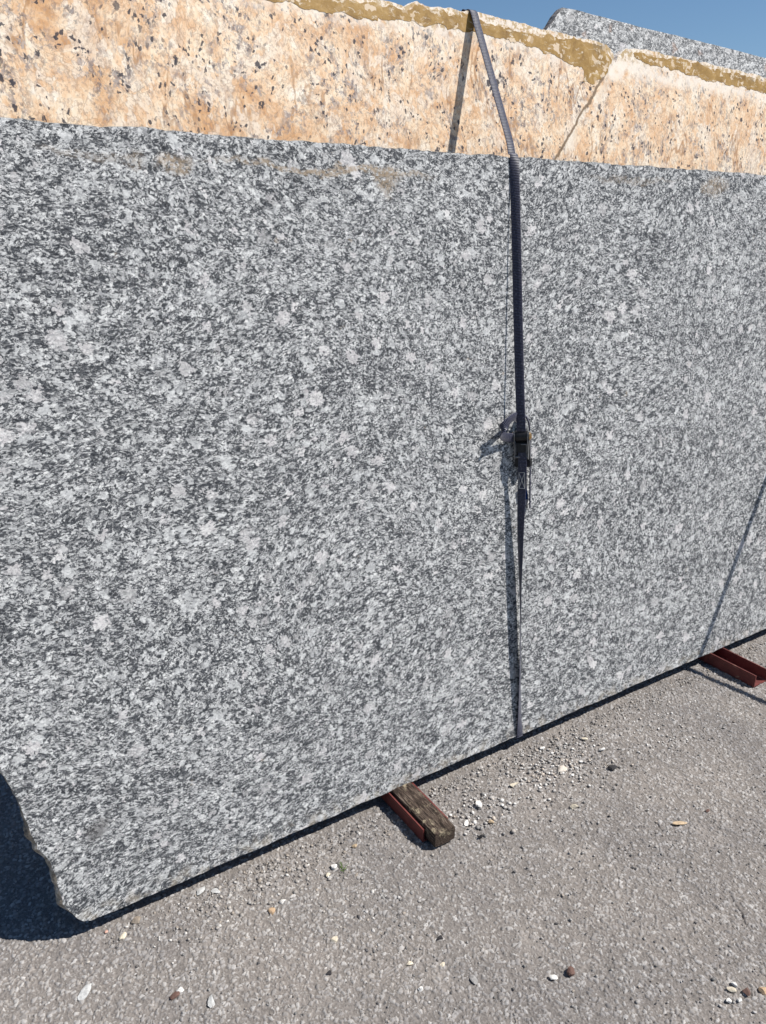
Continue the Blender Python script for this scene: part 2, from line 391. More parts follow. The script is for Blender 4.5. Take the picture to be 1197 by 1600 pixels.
def densify(pts, step):
    out = []
    for i in range(len(pts)):
        a = Vector(pts[i]+(0,)); b_ = Vector(pts[(i+1) % len(pts)]+(0,)); n = max(1, int((b_-a).length/step))
        for k in range(n): out.append(a.lerp(b_, k/n))
    return out
def slab(name, pts, offset, thick, mats, jit_top, jit_side, jit_bot, vtop, vbot, flare=None, step=.008, seed=1):
    """a sawn stone slab: flat face, irregular sides. pts counter-clockwise in face coordinates"""
    P = densify(pts, step); n = len(P)
    cx = sum(p.x for p in P)/n; cy = sum(p.y for p in P)/n
    def jit(p, k):
        a = jit_top if p.y > vtop else (jit_bot if p.y < vbot else jit_side)
        q = Vector((p.x*14, p.y*14, seed*7.3+k*1.7))
        s_ = mn.fractal(q*1.0, 1.0, 2.0, 4)*.6 + mn.noise(q*6)*.35
        return a*s_
    nor = []
    for i in range(n):
        t = (P[(i+1) % n]-P[i-1]); t.normalize(); nor.append(Vector((t.y, -t.x, 0)))
    bm = bmesh.new(); rings = []
    depths = [0, -.0035, -thick*.35, -thick*.65, -thick+.003, -thick]
    for k, z in enumerate(depths):
        ring = []
        for i, p in enumerate(P):
            j = jit(p, 0) + (jit(p, k+3)*.55 if k > 1 else 0)
            off = j + (0.0015 if 0 < k < 5 else 0)
            if flare and k > 0: off += flare(p)*min(1, k/2.0)
            q = p + nor[i]*off
            ring.append(bm.verts.new((q.x, q.y, z)))
        rings.append(ring)
    f = bm.faces.new(rings[0]); f.material_index = 0
    for k in range(len(rings)-1):
        for i in range(n):
            f = bm.faces.new((rings[k][i], rings[k+1][i], rings[k+1][(i+1) % n], rings[k][(i+1) % n])); f.material_index = 1
    f = bm.faces.new(list(reversed(rings[-1]))); f.material_index = 0
    me = bpy.data.meshes.new(name); bm.to_mesh(me); bm.free()
    o = link(name, me, mats)
    o.rotation_euler = SLABROT; o.location = ORIG - NRM*offset
    return o

# ------------------------------------------------------------------ ground: one sheet, fine close to the camera
def build_ground():
    rng = np.random.default_rng(4)
    fx = np.arange(-.35, 3.05, .0020); fy = np.arange(.42, 2.16, .0020)
    gx = np.concatenate([-(.35+np.geomspace(.02, 250, 34))[::-1], fx, 3.05+np.geomspace(.02, 250, 34)])
    gy = np.concatenate([.42-np.geomspace(.02, 250, 34)[::-1], fy, 2.16+np.geomspace(.02, 250, 34)])
    X, Y = np.meshgrid(gx, gy); nx, ny = len(gx), len(gy)
    near = ((X >= -.35) & (X <= 3.05) & (Y >= .42) & (Y <= 2.16)).astype(np.float32)
    def worley(s, seed):
        r = np.random.default_rng(seed); K = 1024
        jx = r.random((K, K)); jy = r.random((K, K)); rid = r.random((K, K))
        ux = X/s; uy = Y/s; ix = np.floor(ux).astype(int); iy = np.floor(uy).astype(int)
        F1 = np.full(X.shape, 9.0); F2 = np.full(X.shape, 9.0); ID = np.zeros(X.shape)
        for dx in (-1, 0, 1):
            for dy in (-1, 0, 1):
                a = (ix+dx) % K; b_ = (iy+dy) % K
                d = np.hypot(ix+dx+jx[a, b_]-ux, iy+dy+jy[a, b_]-uy)
                c = d < F1
                F2 = np.where(c, F1, np.minimum(F2, d)); F1 = np.where(c, d, F1); ID = np.where(c, rid[a, b_], ID)
        return F1, F2, ID
    def vnoise(s, seed):
        r = np.random.default_rng(seed); K = 512; t = r.random((K, K)); ux = X/s; uy = Y/s
        ix = np.floor(ux).astype(int); iy = np.floor(uy).astype(int); fx_ = ux-ix; fy_ = uy-iy
        fx_ = fx_*fx_*(3-2*fx_); fy_ = fy_*fy_*(3-2*fy_); g = lambda a, b_: t[a % K, b_ % K]
        return (g(ix, iy)*(1-fx_)+g(ix+1, iy)*fx_)*(1-fy_)+(g(ix, iy+1)*(1-fx_)+g(ix+1, iy+1)*fx_)*fy_
    X0, Y0_ = X, Y
    X = X0+(vnoise(.006, 31)-.5)*.0045+(vnoise(.02, 33)-.5)*.006; Y = Y0_+(vnoise(.006, 32)-.5)*.0045+(vnoise(.02, 34)-.5)*.006
    F1, F2, ID = worley(.0090, 11)
    E1, E2, JD = worley(.0052, 23)
    X, Y = X0, Y0_
    e = np.clip((F2-F1)/.30, 0, 1); e = e*e*(3-2*e)
    es = np.clip((E2-E1)/.40, 0, 1); es = es*es*(3-2*es)
    use = ID > .58                                   # bigger aggregate among smaller
    relief = np.where(use, e*(.55+.45*ID), es*(.35+.35*JD))
    stone = np.where(use, .25+.70*((ID*97.3) % 1), (JD*53.7) % 1)
    pit = vnoise(.035, 5)*.6+vnoise(.012, 6)*.4
    Z = relief*.0044 + (pit-.5)*.0050 + (vnoise(.4, 8)-.5)*.006
    # a hairline crack wandering up from the lower right
    pts = [(1.40, .50), (1.457, .615), (1.475, .653), (1.505, .697), (1.54, .764), (1.56, .87), (1.572, .971), (1.60, 1.03)]
    Xw = X+(vnoise(.03, 41)-.5)*.014+(vnoise(.008, 42)-.5)*.006; dm_ = np.full(X.shape, 9.0)
    for (ax, ay), (bx_, by) in zip(pts[:-1], pts[1:]):
        tt = np.clip(((Xw-ax)*(bx_-ax)+(Y-ay)*(by-ay))/((bx_-ax)**2+(by-ay)**2), 0, 1)
        dm_ = np.minimum(dm_, np.hypot(Xw-ax-tt*(bx_-ax), Y-ay-tt*(by-ay)))
    ck = np.clip(1-dm_/.0035, 0, 1)*np.clip((vnoise(.07, 43)-.35)*3, 0, 1); Z = Z-ck*.006
    Z = Z*near - .0028
    v = np.stack([X, Y, Z], -1).reshape(-1, 3).astype(np.float32)
    idx = np.arange(nx*ny).reshape(ny, nx)
    q = np.stack([idx[:-1, :-1], idx[:-1, 1:], idx[1:, 1:], idx[1:, :-1]], -1).reshape(-1, 4).astype(np.int32)
    me = bpy.data.meshes.new('ground')
    me.vertices.add(len(v)); me.vertices.foreach_set('co', v.ravel())
    me.loops.add(q.size); me.loops.foreach_set('vertex_index', q.ravel())
    me.polygons.add(len(q)); me.polygons.foreach_set('loop_start', np.arange(0, q.size, 4, dtype=np.int32))
    me.polygons.foreach_set('loop_total', np.full(len(q), 4, dtype=np.int32))
    me.update(calc_edges=True)
    for nm, arr in (('stone', stone), ('relief', relief), ('near', near)):
        a = me.attributes.new(nm, 'FLOAT', 'POINT'); a.data.foreach_set('value', arr.ravel().astype(np.float32))
    return tag(link('ground', me, ASP), kind='structure')
build_ground()

# ------------------------------------------------------------------ the slabs
front_pts = [(.1848, -.0139+.010), (.40, -.004), (.90, -.002), (3.56, 0.0), (3.58, .02), (3.56, .8), (3.57, 1.68), (3.55, 1.687),
             (1.03, 1.680), (.26, 1.682), (.0, 1.679), (-.03, 1.66), (-.02, 1.2), (.01, .75), (.0613, .4317), (.0725, .3865), (.0824, .3471), (.0933, .2955),
             (.0975, .2652), (.1046, .2267), (.119, .1924), (.1311, .1404), (.1342, .097), (.1315, .0696), (.1411, .0424), (.1538, .018), (.1679, .003)]
def flare(p):
    f = 0
    if p.x < .16 and .03 < p.y < .33: f = .011*(.6+.6*mn.noise(Vector((p.y*40, 3, 1))))*min(1, (.33-p.y)/.06)*min(1, (p.y-.03)/.03)
    return max(0, f)
o = slab('granite_slab', front_pts, 0, .030, [GR, GRE], .0060, .007, .0042, 1.66, .012, flare, seed=2)
tag(o, 'big grey and white speckled granite slab in front, leaning over the asphalt on red beams', 'stone slab')

orange_pts = [(.20, 0), (3.3, 0), (3.3, 2.03), (2.7743, 2.028), (2.5951, 2.037), (2.4238, 2.038), (2.2637, 2.0391), (2.1574, 2.045), (2.0566, 2.0335), (2.030, 2.022),
              (2.022, 2.0136), (2.012, 1.992), (2.0038, 2.0169), (1.973, 2.0367), (1.8923, 2.0439), (1.7645, 2.0446), (1.6914, 2.0474), (1.5301, 2.0497), (1.4489, 2.0561),
              (1.3299, 2.0449), (1.2907, 2.0537), (1.2511, 2.0376), (1.2134, 2.0428), (1.0, 2.045), (.6, 2.04), (.23, 2.04), (.19, 1.2)]
OO = .135
o = slab('granite_slab', orange_pts, OO, .030, [ORG, ORE], .0085, .005, .003, 1.99, .012, None, seed=5)
tag(o, 'orange and cream granite slab with a ragged resin coated top edge, behind the grey slab', 'stone slab')
ORANGE = o
def patch(pts, seed, parent, mat, h=.0006):
    P = densify(pts, .006); n = len(P); bm = bmesh.new(); top = []; low = []
    for i, p in enumerate(P):
        q = Vector((p.x*30, p.y*30, seed)); j = Vector((mn.noise(q*2.2), mn.fractal(q*.7, 1, 2, 4)*1.2+mn.noise(q*7)*.7*abs(mn.noise(q*1.1))*2, 0))*.009
        p2 = p+j; top.append(bm.verts.new((p2.x, p2.y, h))); low.append(bm.verts.new((p2.x, p2.y, -.001)))
    bm.faces.new(top)
    for i in range(n): bm.faces.new((low[i], low[(i+1) % n], top[(i+1) % n], top[i]))
    return from_bm('resin_patch', bm, mat, parent)
up_shift = -.006
patch([(.8644, 2.000), (.9048, 1.9994), (.9695, 1.9981), (1.0539, 1.9964), (1.1425, 1.9946), (1.1867, 1.9949), (1.2383, 2.0036), (1.3067, 2.0053), (1.4299, 2.0062),
       (1.5165, 2.0095), (1.5954, 2.0075), (1.6893, 1.991), (1.7881, 1.9777), (1.8654, 1.9652), (1.8814, 1.9542), (1.8792, 1.9329), (1.9262, 1.9246), (1.9596, 1.9493), (1.999, 1.998),
       (1.968, 2.028), (1.8923, 2.030), (1.7645, 2.036), (1.6914, 2.029), (1.5301, 2.038), (1.4489, 2.047), (1.3299, 2.036), (1.2907, 2.043), (1.2511, 2.028), (1.2134, 2.033), (1.0, 2.034), (.87, 2.034)], 1.3, ORANGE, RES)
patch([(2.1125, 2.010), (2.1867, 2.004), (2.2633, 2.0019), (2.4245, 1.9923), (2.5968, 1.9888), (2.7635, 1.9762), (2.98, 1.97), (2.98, 2.012), (2.7712, 2.018), (2.5747, 2.025), (2.4207, 2.028), (2.261, 2.030), (2.1549, 2.033), (2.088, 2.0232)], 4.1, ORANGE, RES)

gray_pts = [(1.84, 0), (3.5, 0), (3.5, 2.118), (2.945, 2.1382), (2.581, 2.1478), (2.253, 2.1533), (1.964, 2.1625), (1.9104, 2.161), (1.8841, 2.1371), (1.8633, 2.1106), (1.8451, 2.0964), (1.82, 2.07), (1.84, 1.9)]
o = slab('granite_slab', gray_pts, .25, .030, [GR2, GR2E], .0022, .009, .003, 2.09, .012, None, seed=9)
tag(o, 'pale grey granite slab rearmost of the stack, its top showing against the sky', 'stone slab')

# ------------------------------------------------------------------ red channels, timber in the left one
def channel(x0, x1, yf, label, h=.047):
    bm = bmesh.new(); t = .004; yb = 2.55
    prof = [(x0, 0), (x1, 0), (x1, h), (x1-t, h), (x1-t-.001, t+.003), (x1-t-.004, t), (x0+t+.004, t), (x0+t+.001, t+.003), (x0+t, h), (x0, h)]
    N = 60; rings = []
    for k in range(N+1):
        y = yf+(yb-yf)*k/N
        rings.append([bm.verts.new((x+mn.noise(Vector((y*9, z*30, x)))*.0008, y, z+.001+mn.noise(Vector((y*7, x*20, 5)))*.0006)) for x, z in prof])
    bm.faces.new(rings[0]); bm.faces.new(list(reversed(rings[-1]))); n = len(prof)
    for k in range(N):
        for i in range(n): bm.faces.new((rings[k][i], rings[k+1][i], rings[k+1][(i+1) % n], rings[k][(i+1) % n]))
    o = from_bm('steel_channel', bm, RED); return tag(o, label, 'steel beam', 'red steel channels under the slabs')
channel(.9965, 1.0805, 1.312, 'red steel channel under the front slab, holding a block of old timber', .041)
channel(2.4475, 2.5270, 1.2900, 'empty open red steel channel jutting out under the slab at the right')

def timber():
    bm = bmesh.new(); x0, x1, y0, y1, z0, z1 = 1.0065, 1.0735, 1.272, 2.3, .007, .0498
    NY = 120; prof = []
    k = 9
    for i in range(k): prof.append((x0+(x1-x0)*i/k, z0))
    for i in range(k): prof.append((x1, z0+(z1-z0)*i/k))
    for i in range(k): prof.append((x1-(x1-x0)*i/k, z1))
    for i in range(k): prof.append((x0, z1-(z1-z0)*i/k))
    rings = []
    for j in range(NY+1):
        y = y0+(y1-y0)*(j/NY)**1.5; ring = []
        for x, z in prof:
            q = Vector((x*90, y*9, z*90)); d = mn.fractal(q, 1, 2, 4)*.0011
            cx, cz = (x0+x1)/2, (z0+z1)/2; rr = 1.0
            corner = (abs(x-cx)/(x1-x0)*2)*(abs(z-cz)/(z1-z0)*2)
            s = 1-.05*corner**3-(.04 if j == 0 else 0)
            ring.append(bm.verts.new((cx+(x-cx)*s+d, y+(mn.noise(Vector((x*200, 1, z*200)))*.0012 if j == 0 else 0), cz+(z-cz)*s+d)))
        rings.append(ring)
    bm.faces.new(rings[0]); bm.faces.new(list(reversed(rings[-1]))); n = len(prof)
    for a in range(NY):
        for i in range(n): bm.faces.new((rings[a][i], rings[a+1][i], rings[a+1][(i+1) % n], rings[a][(i+1) % n]))
    o = from_bm('timber_block', bm, WOOD)
    return tag(o, 'weathered brown timber block with mortar smears, lying in the red channel below the slab', 'timber')
timber()

# ------------------------------------------------------------------ pole outside the right edge, its shadow falls across slab and ground
def pole():
    bm = bmesh.new(); T = Vector((3.344, 1.672, 1.77)); B = Vector((2.493, .575, 0.0)); d = (T-B).normalized(); e = T+d*.25
    r = .0125; cyl(bm, B+d*.012, e, r, 20); cyl(bm, B+Vector((0, 0, .0)), B+d*.03, r*1.35, 20)
    return tag(from_bm('steel_pole', bm, STEEL), 'thin pole leaning on the slab whose diagonal shadow crosses it at the right', 'pole')
pole()

# ------------------------------------------------------------------ tie-down strap
def cr(P, k, t):
    p0 = P[max(k-1, 0)]; p1 = P[k]; p2 = P[k+1]; p3 = P[min(k+2, len(P)-1)]
    return [.5*((2*b)+(-a+c)*t+(2*a-5*b+4*c-d)*t*t+(-a+3*b-3*c+d)*t*t*t) for a, b, c, d in zip(p0, p1, p2, p3)]
def ribbon(name, keys, parent, width=.025, thick=.0018, mat=None, sub=10, linear=False):
    """keys: (x, y, z, wx, wy, wz): centre line and width direction"""
    pts = []
    for k in range(len(keys)-1):
        for s_ in range(sub):
            t = s_/sub
            pts.append([a+(b-a)*t for a, b in zip(keys[k], keys[k+1])] if linear else cr(keys, k, t))
    pts.append(list(keys[-1]))
    bm = bmesh.new(); uvl = bm.loops.layers.uv.new('UVMap'); rows = []; L = 0; prev = None
    for i, p in enumerate(pts):
        c = Vector(p[:3]); wv = Vector(p[3:6]).normalized()
        a = Vector(pts[max(i-1, 0)][:3]); b = Vector(pts[min(i+1, len(pts)-1)][:3]); t = (b-a).normalized()
        wv = (wv-t*wv.dot(t)).normalized(); nn = t.cross(wv).normalized()
        if prev is not None: L += (c-prev).length
        prev = c
        rows.append(([c-wv*width/2+nn*thick/2*.4, c-wv*width*.46+nn*thick/2, c+nn*thick/2, c+wv*width*.46+nn*thick/2, c+wv*width/2+nn*thick/2*.4,
                      c+wv*width/2-nn*thick/2*.4, c+wv*width*.46-nn*thick/2, c-nn*thick/2, c-wv*width*.46-nn*thick/2, c-wv*width/2-nn*thick/2*.4], L))
    us = [0, .04, .5, .96, 1, 1, .96, .5, .04, 0]
    V = [[bm.verts.new(q) for q in r[0]] for r in rows]
    for i in range(len(V)-1):
        for j in range(10):
            j2 = (j+1) % 10
            f = bm.faces.new((V[i][j], V[i][j2], V[i+1][j2], V[i+1][j])); f.smooth = True
            for lp, (u_, v_) in zip(f.loops, ((us[j], rows[i][1]), (us[j2], rows[i][1]), (us[j2], rows[i+1][1]), (us[j], rows[i+1][1]))): lp[uvl].uv = (u_, v_)
    bm.faces.new(V[0]); bm.faces.new(list(reversed(V[-1])))
    return from_bm(name, bm, mat or WEB, parent)
strap = bpy.data.objects.new('ratchet_strap', None); COL.objects.link(strap)
tag(strap, 'dark blue ratchet strap tied down over the top edges of the stacked slabs', 'strap')
strap.empty_display_size = .1
def wv(phi):
    p = math.radians(phi); return XV*math.cos(p)+NRM*math.sin(p)
def key(u, v, d, phi): return tuple(sp(u, v, d))+tuple(wv(phi))
up_keys = []
bx, bv = 1.468, 2.0565
# from the ground behind the stack, up its back, over the rear and the middle slab, down to the front slab
back = [sp(bx+.02, -.03, -.33), sp(bx+.01, 1.2, -.20), sp(bx+.003, 1.9, -OO-.036), sp(bx, bv-.004, -OO-.034), sp(bx, bv+.005, -OO-.015), sp(bx, bv-.002, -OO+.003)]
for p in back: up_keys.append(tuple(p)+tuple(XV))
A_ = sp(1.4815, 1.6885, .001); Bp = sp(bx, bv-.002, -OO+.003)
for t in (.1, .35, .65, .9): up_keys.append(tuple(Bp.lerp(A_, t))+tuple(wv(0)))
up_keys += [key(1.4810, 1.690, -.004, 3), key(1.481, 1.686, .004, 6), key(1.480, 1.66, .0075, 26), key(1.4790, 1.60, .010, 40), key(1.4775, 1.45, .0155, 45), key(1.4755, 1.25, .022, 46), key(1.4745, 1.08, .028, 47), key(1.4750, .965, .032, 50)]
ribbon('webbing', up_keys, strap)
low_keys = [key(1.478, .925, .032, 52), key(1.479, .86, .031, 58), key(1.479, .79, .027, 65), key(1.478, .68, .023, 84), key(1.479, .60, .020, 98), key(1.480, .53, .018, 113), key(1.481, .44, .0165, 125),
            key(1.482, .32, .014, 136), key(1.4835, .18, .0085, 143), key(1.485, .07, .004, 155), key(1.4865, .012, .0025, 176), key(1.4865, -.003, .001, 180), key(1.4865, -.0055, -.008, 180), key(1.4865, -.012, -.12, 180), key(1.49, -.03, -.33, 180)]
ribbon('webbing', low_keys, strap)

# ratchet in its own frame: w across, t along (up), m outwards
RP = 50; RW = wv(RP); RM = (NRM*math.cos(math.radians(RP))-XV*math.sin(math.radians(RP)))
RC = sp(1.4765, .935, .030)
RX = Matrix((( RW.x, UPV.x, RM.x, RC.x), (RW.y, UPV.y, RM.y, RC.y), (RW.z, UPV.z, RM.z, RC.z), (0, 0, 0, 1)))
ratchet = bpy.data.objects.new('ratchet', None); COL.objects.link(ratchet); ratchet.parent = strap
ratchet.matrix_local = RX @ Matrix.Scale(1.18, 4); ratchet.empty_display_size = .03
def rplate(bm, w0, w1, outline):
    a = [bm.verts.new((w0, t, m_)) for t, m_ in outline]; b = [bm.verts.new((w1, t, m_)) for t, m_ in outline]; n = len(a)
    bm.faces.new(a); bm.faces.new(list(reversed(b)))
    for i in range(n): bm.faces.new((a[i], b[i], b[(i+1) % n], a[(i+1) % n]))
def arc(c, r, a0, a1, n=8): return [(c[0]+r*math.cos(math.radians(a0+(a1-a0)*i/n)), c[1]+r*math.sin(math.radians(a0+(a1-a0)*i/n))) for i in range(n+1)]
bm = bmesh.new()
pl_out = arc((.014, -.002), .011, 90, -90)+[(-.030, -.010)]+arc((-.036, -.003), .0062, -60, -250)+[(-.012, .006)]
for s_ in (-1, 1): rplate(bm, s_*.0150, s_*.0166, pl_out)
cyl(bm, (-.015, -.036, -.003), (.015, -.036, -.003), .003, 12)
from_bm('frame_plate', bm, STEEL, ratchet)
bm = bmesh.new(); hd = arc((.014, -.003), .013, 60, -120)+[(-.055, -.026)]+[(-.061, -.024), (-.060, -.019), (-.010, -.006)]
for s_ in (-1, 1): rplate(bm, s_*.0178, s_*.0192, hd)
from_bm('handle', bm, STEEL, ratchet)
bm = bmesh.new(); box(bm, (-.0200, -.064, -.030), (.0215, -.040, -.016), None, .003)
from_bm('grip', bm, BLACK, ratchet)
bm = bmesh.new(); cyl(bm, (-.021, .014, -.003), (.0210, .014, -.003), .0036, 16)
for s_ in (-1, 1):
    cyl(bm, (s_*.0194, .014, -.003), (s_*.0214, .014, -.003), .0092, 20); cyl(bm, (s_*.0214, .014, -.003), (s_*.0240, .014, -.003), .0058, 6)
from_bm('axle_bolt', bm, BRASS, ratchet)
bm = bmesh.new(); cyl(bm, (-.0142, .014, -.006), (.0142, .014, -.006), .0135, 24); box(bm, (-.0205, -.062, -.030), (.0172, .010, -.014), None, .003); box(bm, (-.0140, -.024, -.011), (.0140, -.001, .003), None, .002)
from_bm('spool', bm, BLACK, ratchet)
bm = bmesh.new()
rplate(bm, .0118, .0130, arc((-.030, .006), .0035, 180, 360, 6)+[(-.012, .006), (-.004, .0085), (-.004, .0045), (-.018, .002)][::1])
rplate(bm, -.0130, -.0118, [(-.030, .002), (-.030, .008), (-.004, .0085), (-.004, .0045)])
cyl(bm, (.000, -.004, .006), (.0150, -.004, .006), .0012, 8)
from_bm('pawl', bm, STEEL, ratchet)
# wire spring
bm = bmesh.new(); prev = None
for i in range(13):
    a = math.radians(-100+i*17); q = Vector((-.018+.006*math.cos(a), -.006+.010*math.sin(a), .0045))
    if prev is not None: cyl(bm, prev, q, .0005, 6)
    prev = q
from_bm('spring', bm, STEEL, ratchet)
# loose loop standing out to the left
def k2(u, v, d, wvec=UPV): return tuple(sp(u, v, d))+tuple(wvec)
W1 = (UPV*1.0+XV*.18+NRM*.12).normalized()
ribbon('webbing_loop', [k2(*q, W1) for q in ((1.474, 1.000, .016), (1.450, 1.010, .032), (1.424, 1.005, .042), (1.406, .992, .041), (1.401, .974, .033), (1.414, .960, .024), (1.440, .952, .017), (1.468, .948, .018))], strap, .025)
# tail hanging edge-on at the right
VW = (XV*.68-NRM*.73).normalized()
ribbon('webbing_tail', [tuple(sp(1.488, 1.006, .020))+tuple(VW), tuple(sp(1.502, 1.003, .021))+tuple(VW), tuple(sp(1.512, .985, .022))+tuple(VW), tuple(sp(1.520, .95, .018))+tuple(VW), tuple(sp(1.5235, .90, .0155))+tuple(VW), tuple(sp(1.5235, .82, .014))+tuple(VW), tuple(sp(1.5225, .735, .014))+tuple(VW)], strap, .022, .0045)
# stitched cross box on the lower webbing
def stitch():
    bm = bmesh.new(); a = math.radians(62); wd = wv(62); md = NRM*math.cos(a)-XV*math.sin(a)
    c = sp(1.479, .825, .0290); f = lambda w_, t_: c+wd*w_+UPV*t_+md*.0013
    cs = [f(-.0085, -.023), f(.0085, -.023), f(.0085, .023), f(-.0085, .023)]
    for i in range(4): cyl(bm, cs[i], cs[(i+1) % 4], .0008, 5)
    cyl(bm, cs[0], cs[2], .0008, 5); cyl(bm, cs[1], cs[3], .0008, 5)
    from_bm('stitching', bm, THREAD, strap)
stitch()
def label():
    bm = bmesh.new()
    for v0, v1, mt in ((.758, .800, 0), (.742, .758, 1)):
        P = [sp(1.490, v0, .006), sp(1.5265, v0, .004), sp(1.517, v1, .006), sp(1.490, v1, .010)]
        if mt: P = [sp(1.494, v0, .006), sp(1.522, v0, .004), sp(1.5265, v1, .004), sp(1.494, v1, .006)]
        a = [bm.verts.new(p) for p in P]; b = [bm.verts.new(p-NRM*.0008) for p in P]
        bm.faces.new(a).material_index = mt; bm.faces.new(b[::-1]).material_index = mt
        for i in range(4): bm.faces.new((a[i], b[i], b[(i+1) % 4], a[(i+1) % 4])).material_index = mt
    from_bm('strap_tag', bm, [BLUE, WHITE], strap)
label()

# ------------------------------------------------------------------ loose gravel (uncountable) and distinct stones
ICO = bmesh.new(); bmesh.ops.create_icosphere(ICO, subdivisions=2, radius=1)
IV = np.array([v.co[:] for v in ICO.verts]); IF = np.array([[v.index for v in f.verts] for f in ICO.faces]); ICO.free()
ICO = bmesh.new(); bmesh.ops.create_icosphere(ICO, subdivisions=1, radius=1)
JV = np.array([v.co[:] for v in ICO.verts]); JF = np.array([[v.index for v in f.verts] for f in ICO.faces]); ICO.free()
def build_gravel():
    r = np.random.default_rng(17); P = []
    def add(n, cx, cy, sx, sy, lo, hi, pal): 
        x = r.normal(cx, sx, n); y = r.normal(cy, sy, n); s = lo+(hi-lo)*r.random(n)**2.2
        P.append(np.stack([x, y, s, np.full(n, pal)], 1))
    n = 5200; P.append(np.stack([r.uniform(-.2, 3.0, n), r.uniform(.42, 2.1, n), .0014+.0030*r.random(n)**3, np.full(n, 0)], 1))
    n = 3600; P.append(np.stack([r.uniform(.2, 2.9, n), 1.50-np.abs(r.normal(0, .05, n)), .0012+.0034*r.random(n)**2.5, np.full(n, 1)], 1))
    add(200, .50, 1.42, .10, .05, .0015, .006, 1); add(200, .72, 1.33, .09, .07, .0015, .006, 1); add(160, .80, 1.16, .07, .07, .0018, .006, 0)
    add(260, 1.50, 1.36, .08, .06, .0018, .0065, 2); add(180, 1.62, 1.33, .07, .05, .0016, .0055, 2); add(120, 1.20, 1.33, .05, .05, .0018, .006, 2); add(160, 1.95, 1.28, .12, .05, .0015, .005, 2)
    add(90, 2.1, 1.40, .15, .04, .002, .005, 2)
    add(46, 1.24, 1.33, .09, .05, .003, .0085, 2); add(30, 1.52, 1.37, .09, .05, .003, .008, 2); add(26, .62, 1.40, .16, .05, .003, .008, 1)
    P = np.concatenate(P); P = P[(P[:, 1] > .42) & ((P[:, 1] < 1.47) | (P[:, 0] < .2))]
    pals = [np.array([(.10, .095, .095), (.17, .165, .16), (.24, .23, .22), (.30, .285, .27), (.32, .28, .24), (.40, .385, .37)]),
            np.array([(.14, .13, .125), (.26, .24, .22), (.33, .305, .28), (.40, .37, .335), (.52, .50, .47), (.30, .26, .22)]),
            np.array([(.26, .25, .24), (.38, .36, .34), (.58, .56, .53), (.48, .42, .36), (.66, .64, .61), (.45, .41, .37)])]
    N = len(P); nv, nf = len(JV), len(JF)
    V = np.repeat(JV[None], N, 0)*(1+r.uniform(-.28, .28, (N, nv, 1)))
    V = V*np.stack([r.uniform(.75, 1.35, N), r.uniform(.7, 1.1, N), r.uniform(.3, .62, N)], 1)[:, None, :]
    a = r.uniform(0, 6.28, N); ca, sa = np.cos(a)[:, None], np.sin(a)[:, None]
    x = V[..., 0]*ca-V[..., 1]*sa; y = V[..., 0]*sa+V[..., 1]*ca
    V = np.stack([x, y, V[..., 2]], -1)*P[:, 2][:, None, None]
    V += np.stack([P[:, 0], P[:, 1], P[:, 2]*.12], 1)[:, None, :]
    F = (JF[None]+(np.arange(N)*nv)[:, None, None]).reshape(-1, 3).astype(np.int32)
    me = bpy.data.meshes.new('gravel'); V = V.reshape(-1, 3).astype(np.float32)
    me.vertices.add(len(V)); me.vertices.foreach_set('co', V.ravel())
    me.loops.add(F.size); me.loops.foreach_set('vertex_index', F.ravel())
    me.polygons.add(len(F)); me.polygons.foreach_set('loop_start', np.arange(0, F.size, 3, dtype=np.int32)); me.polygons.foreach_set('loop_total', np.full(len(F), 3, dtype=np.int32))
    me.update(calc_edges=True)
    col = np.ones((N, 4), np.float32)
    for k in range(3):
        s_ = P[:, 3] == k; col[s_, :3] = pals[k][r.integers(0, 6, s_.sum())]*r.uniform(.8, 1.15, (s_.sum(), 1))
    at = me.attributes.new('tint', 'FLOAT_COLOR', 'POINT'); at.data.foreach_set('color', np.repeat(col, nv, 0).ravel())
    tag(link('gravel', me, attr_stone('gravel_stone')), 'fine grey and pale gravel strewn over the asphalt', 'gravel', None, 'stuff')
build_gravel()

PM = {'white': pebble_mat('white_stone', (.72, .70, .66)), 'cream': pebble_mat('cream_stone', (.62, .55, .43)), 'tan': pebble_mat('tan_stone', (.46, .35, .23)),
      'orange': pebble_mat('orange_stone', (.50, .35, .22)), 'brown': pebble_mat('brown_stone', (.13, .075, .06)), 'black': pebble_mat('black_stone', (.030, .028, .030)),
      'grey': pebble_mat('grey_stone', (.30, .29, .28)), 'pale': pebble_mat('pale_grey_stone', (.47, .47, .46)), 'ring': pebble_mat('streaked_stone', (.70, .64, .56), (.42, .30, .22)),
      'peach': pebble_mat('pinkish_stone', (.55, .33, .26)), 'taupe': pebble_mat('taupe_stone', (.30, .25, .20))}
def stone(x, y, l, w_, h, ang, mat, label, seed, cut=.0, cat='pebble'):
    r = np.random.default_rng(seed); V = IV.copy()
    for _ in range(12):                                    # planar facets cut from the ball
        n = r.normal(size=3); n /= np.linalg.norm(n); d = r.uniform(.42, .82)
        k = V@n; V = V-np.where(k > d, k-d, 0)[:, None]*n
    V = V*(1+r.uniform(-.035, .035, (len(V), 1)))
    V = V*np.array([l/2*1.18, w_/2*1.18, h/2*.95])
    if cut: V[:, 1] *= (1-cut*(V[:, 0]/(l/2)))            # taper to one end
    me = bpy.data.meshes.new('pebble'); me.from_pydata(V.tolist(), [], IF.tolist()); me.update()
    o = link('pebble', me, PM[mat]); o.location = (x, y, h*.28); o.rotation_euler = (r.uniform(-.12, .12), r.uniform(-.12, .12), math.radians(ang))
    return tag(o, label, cat)
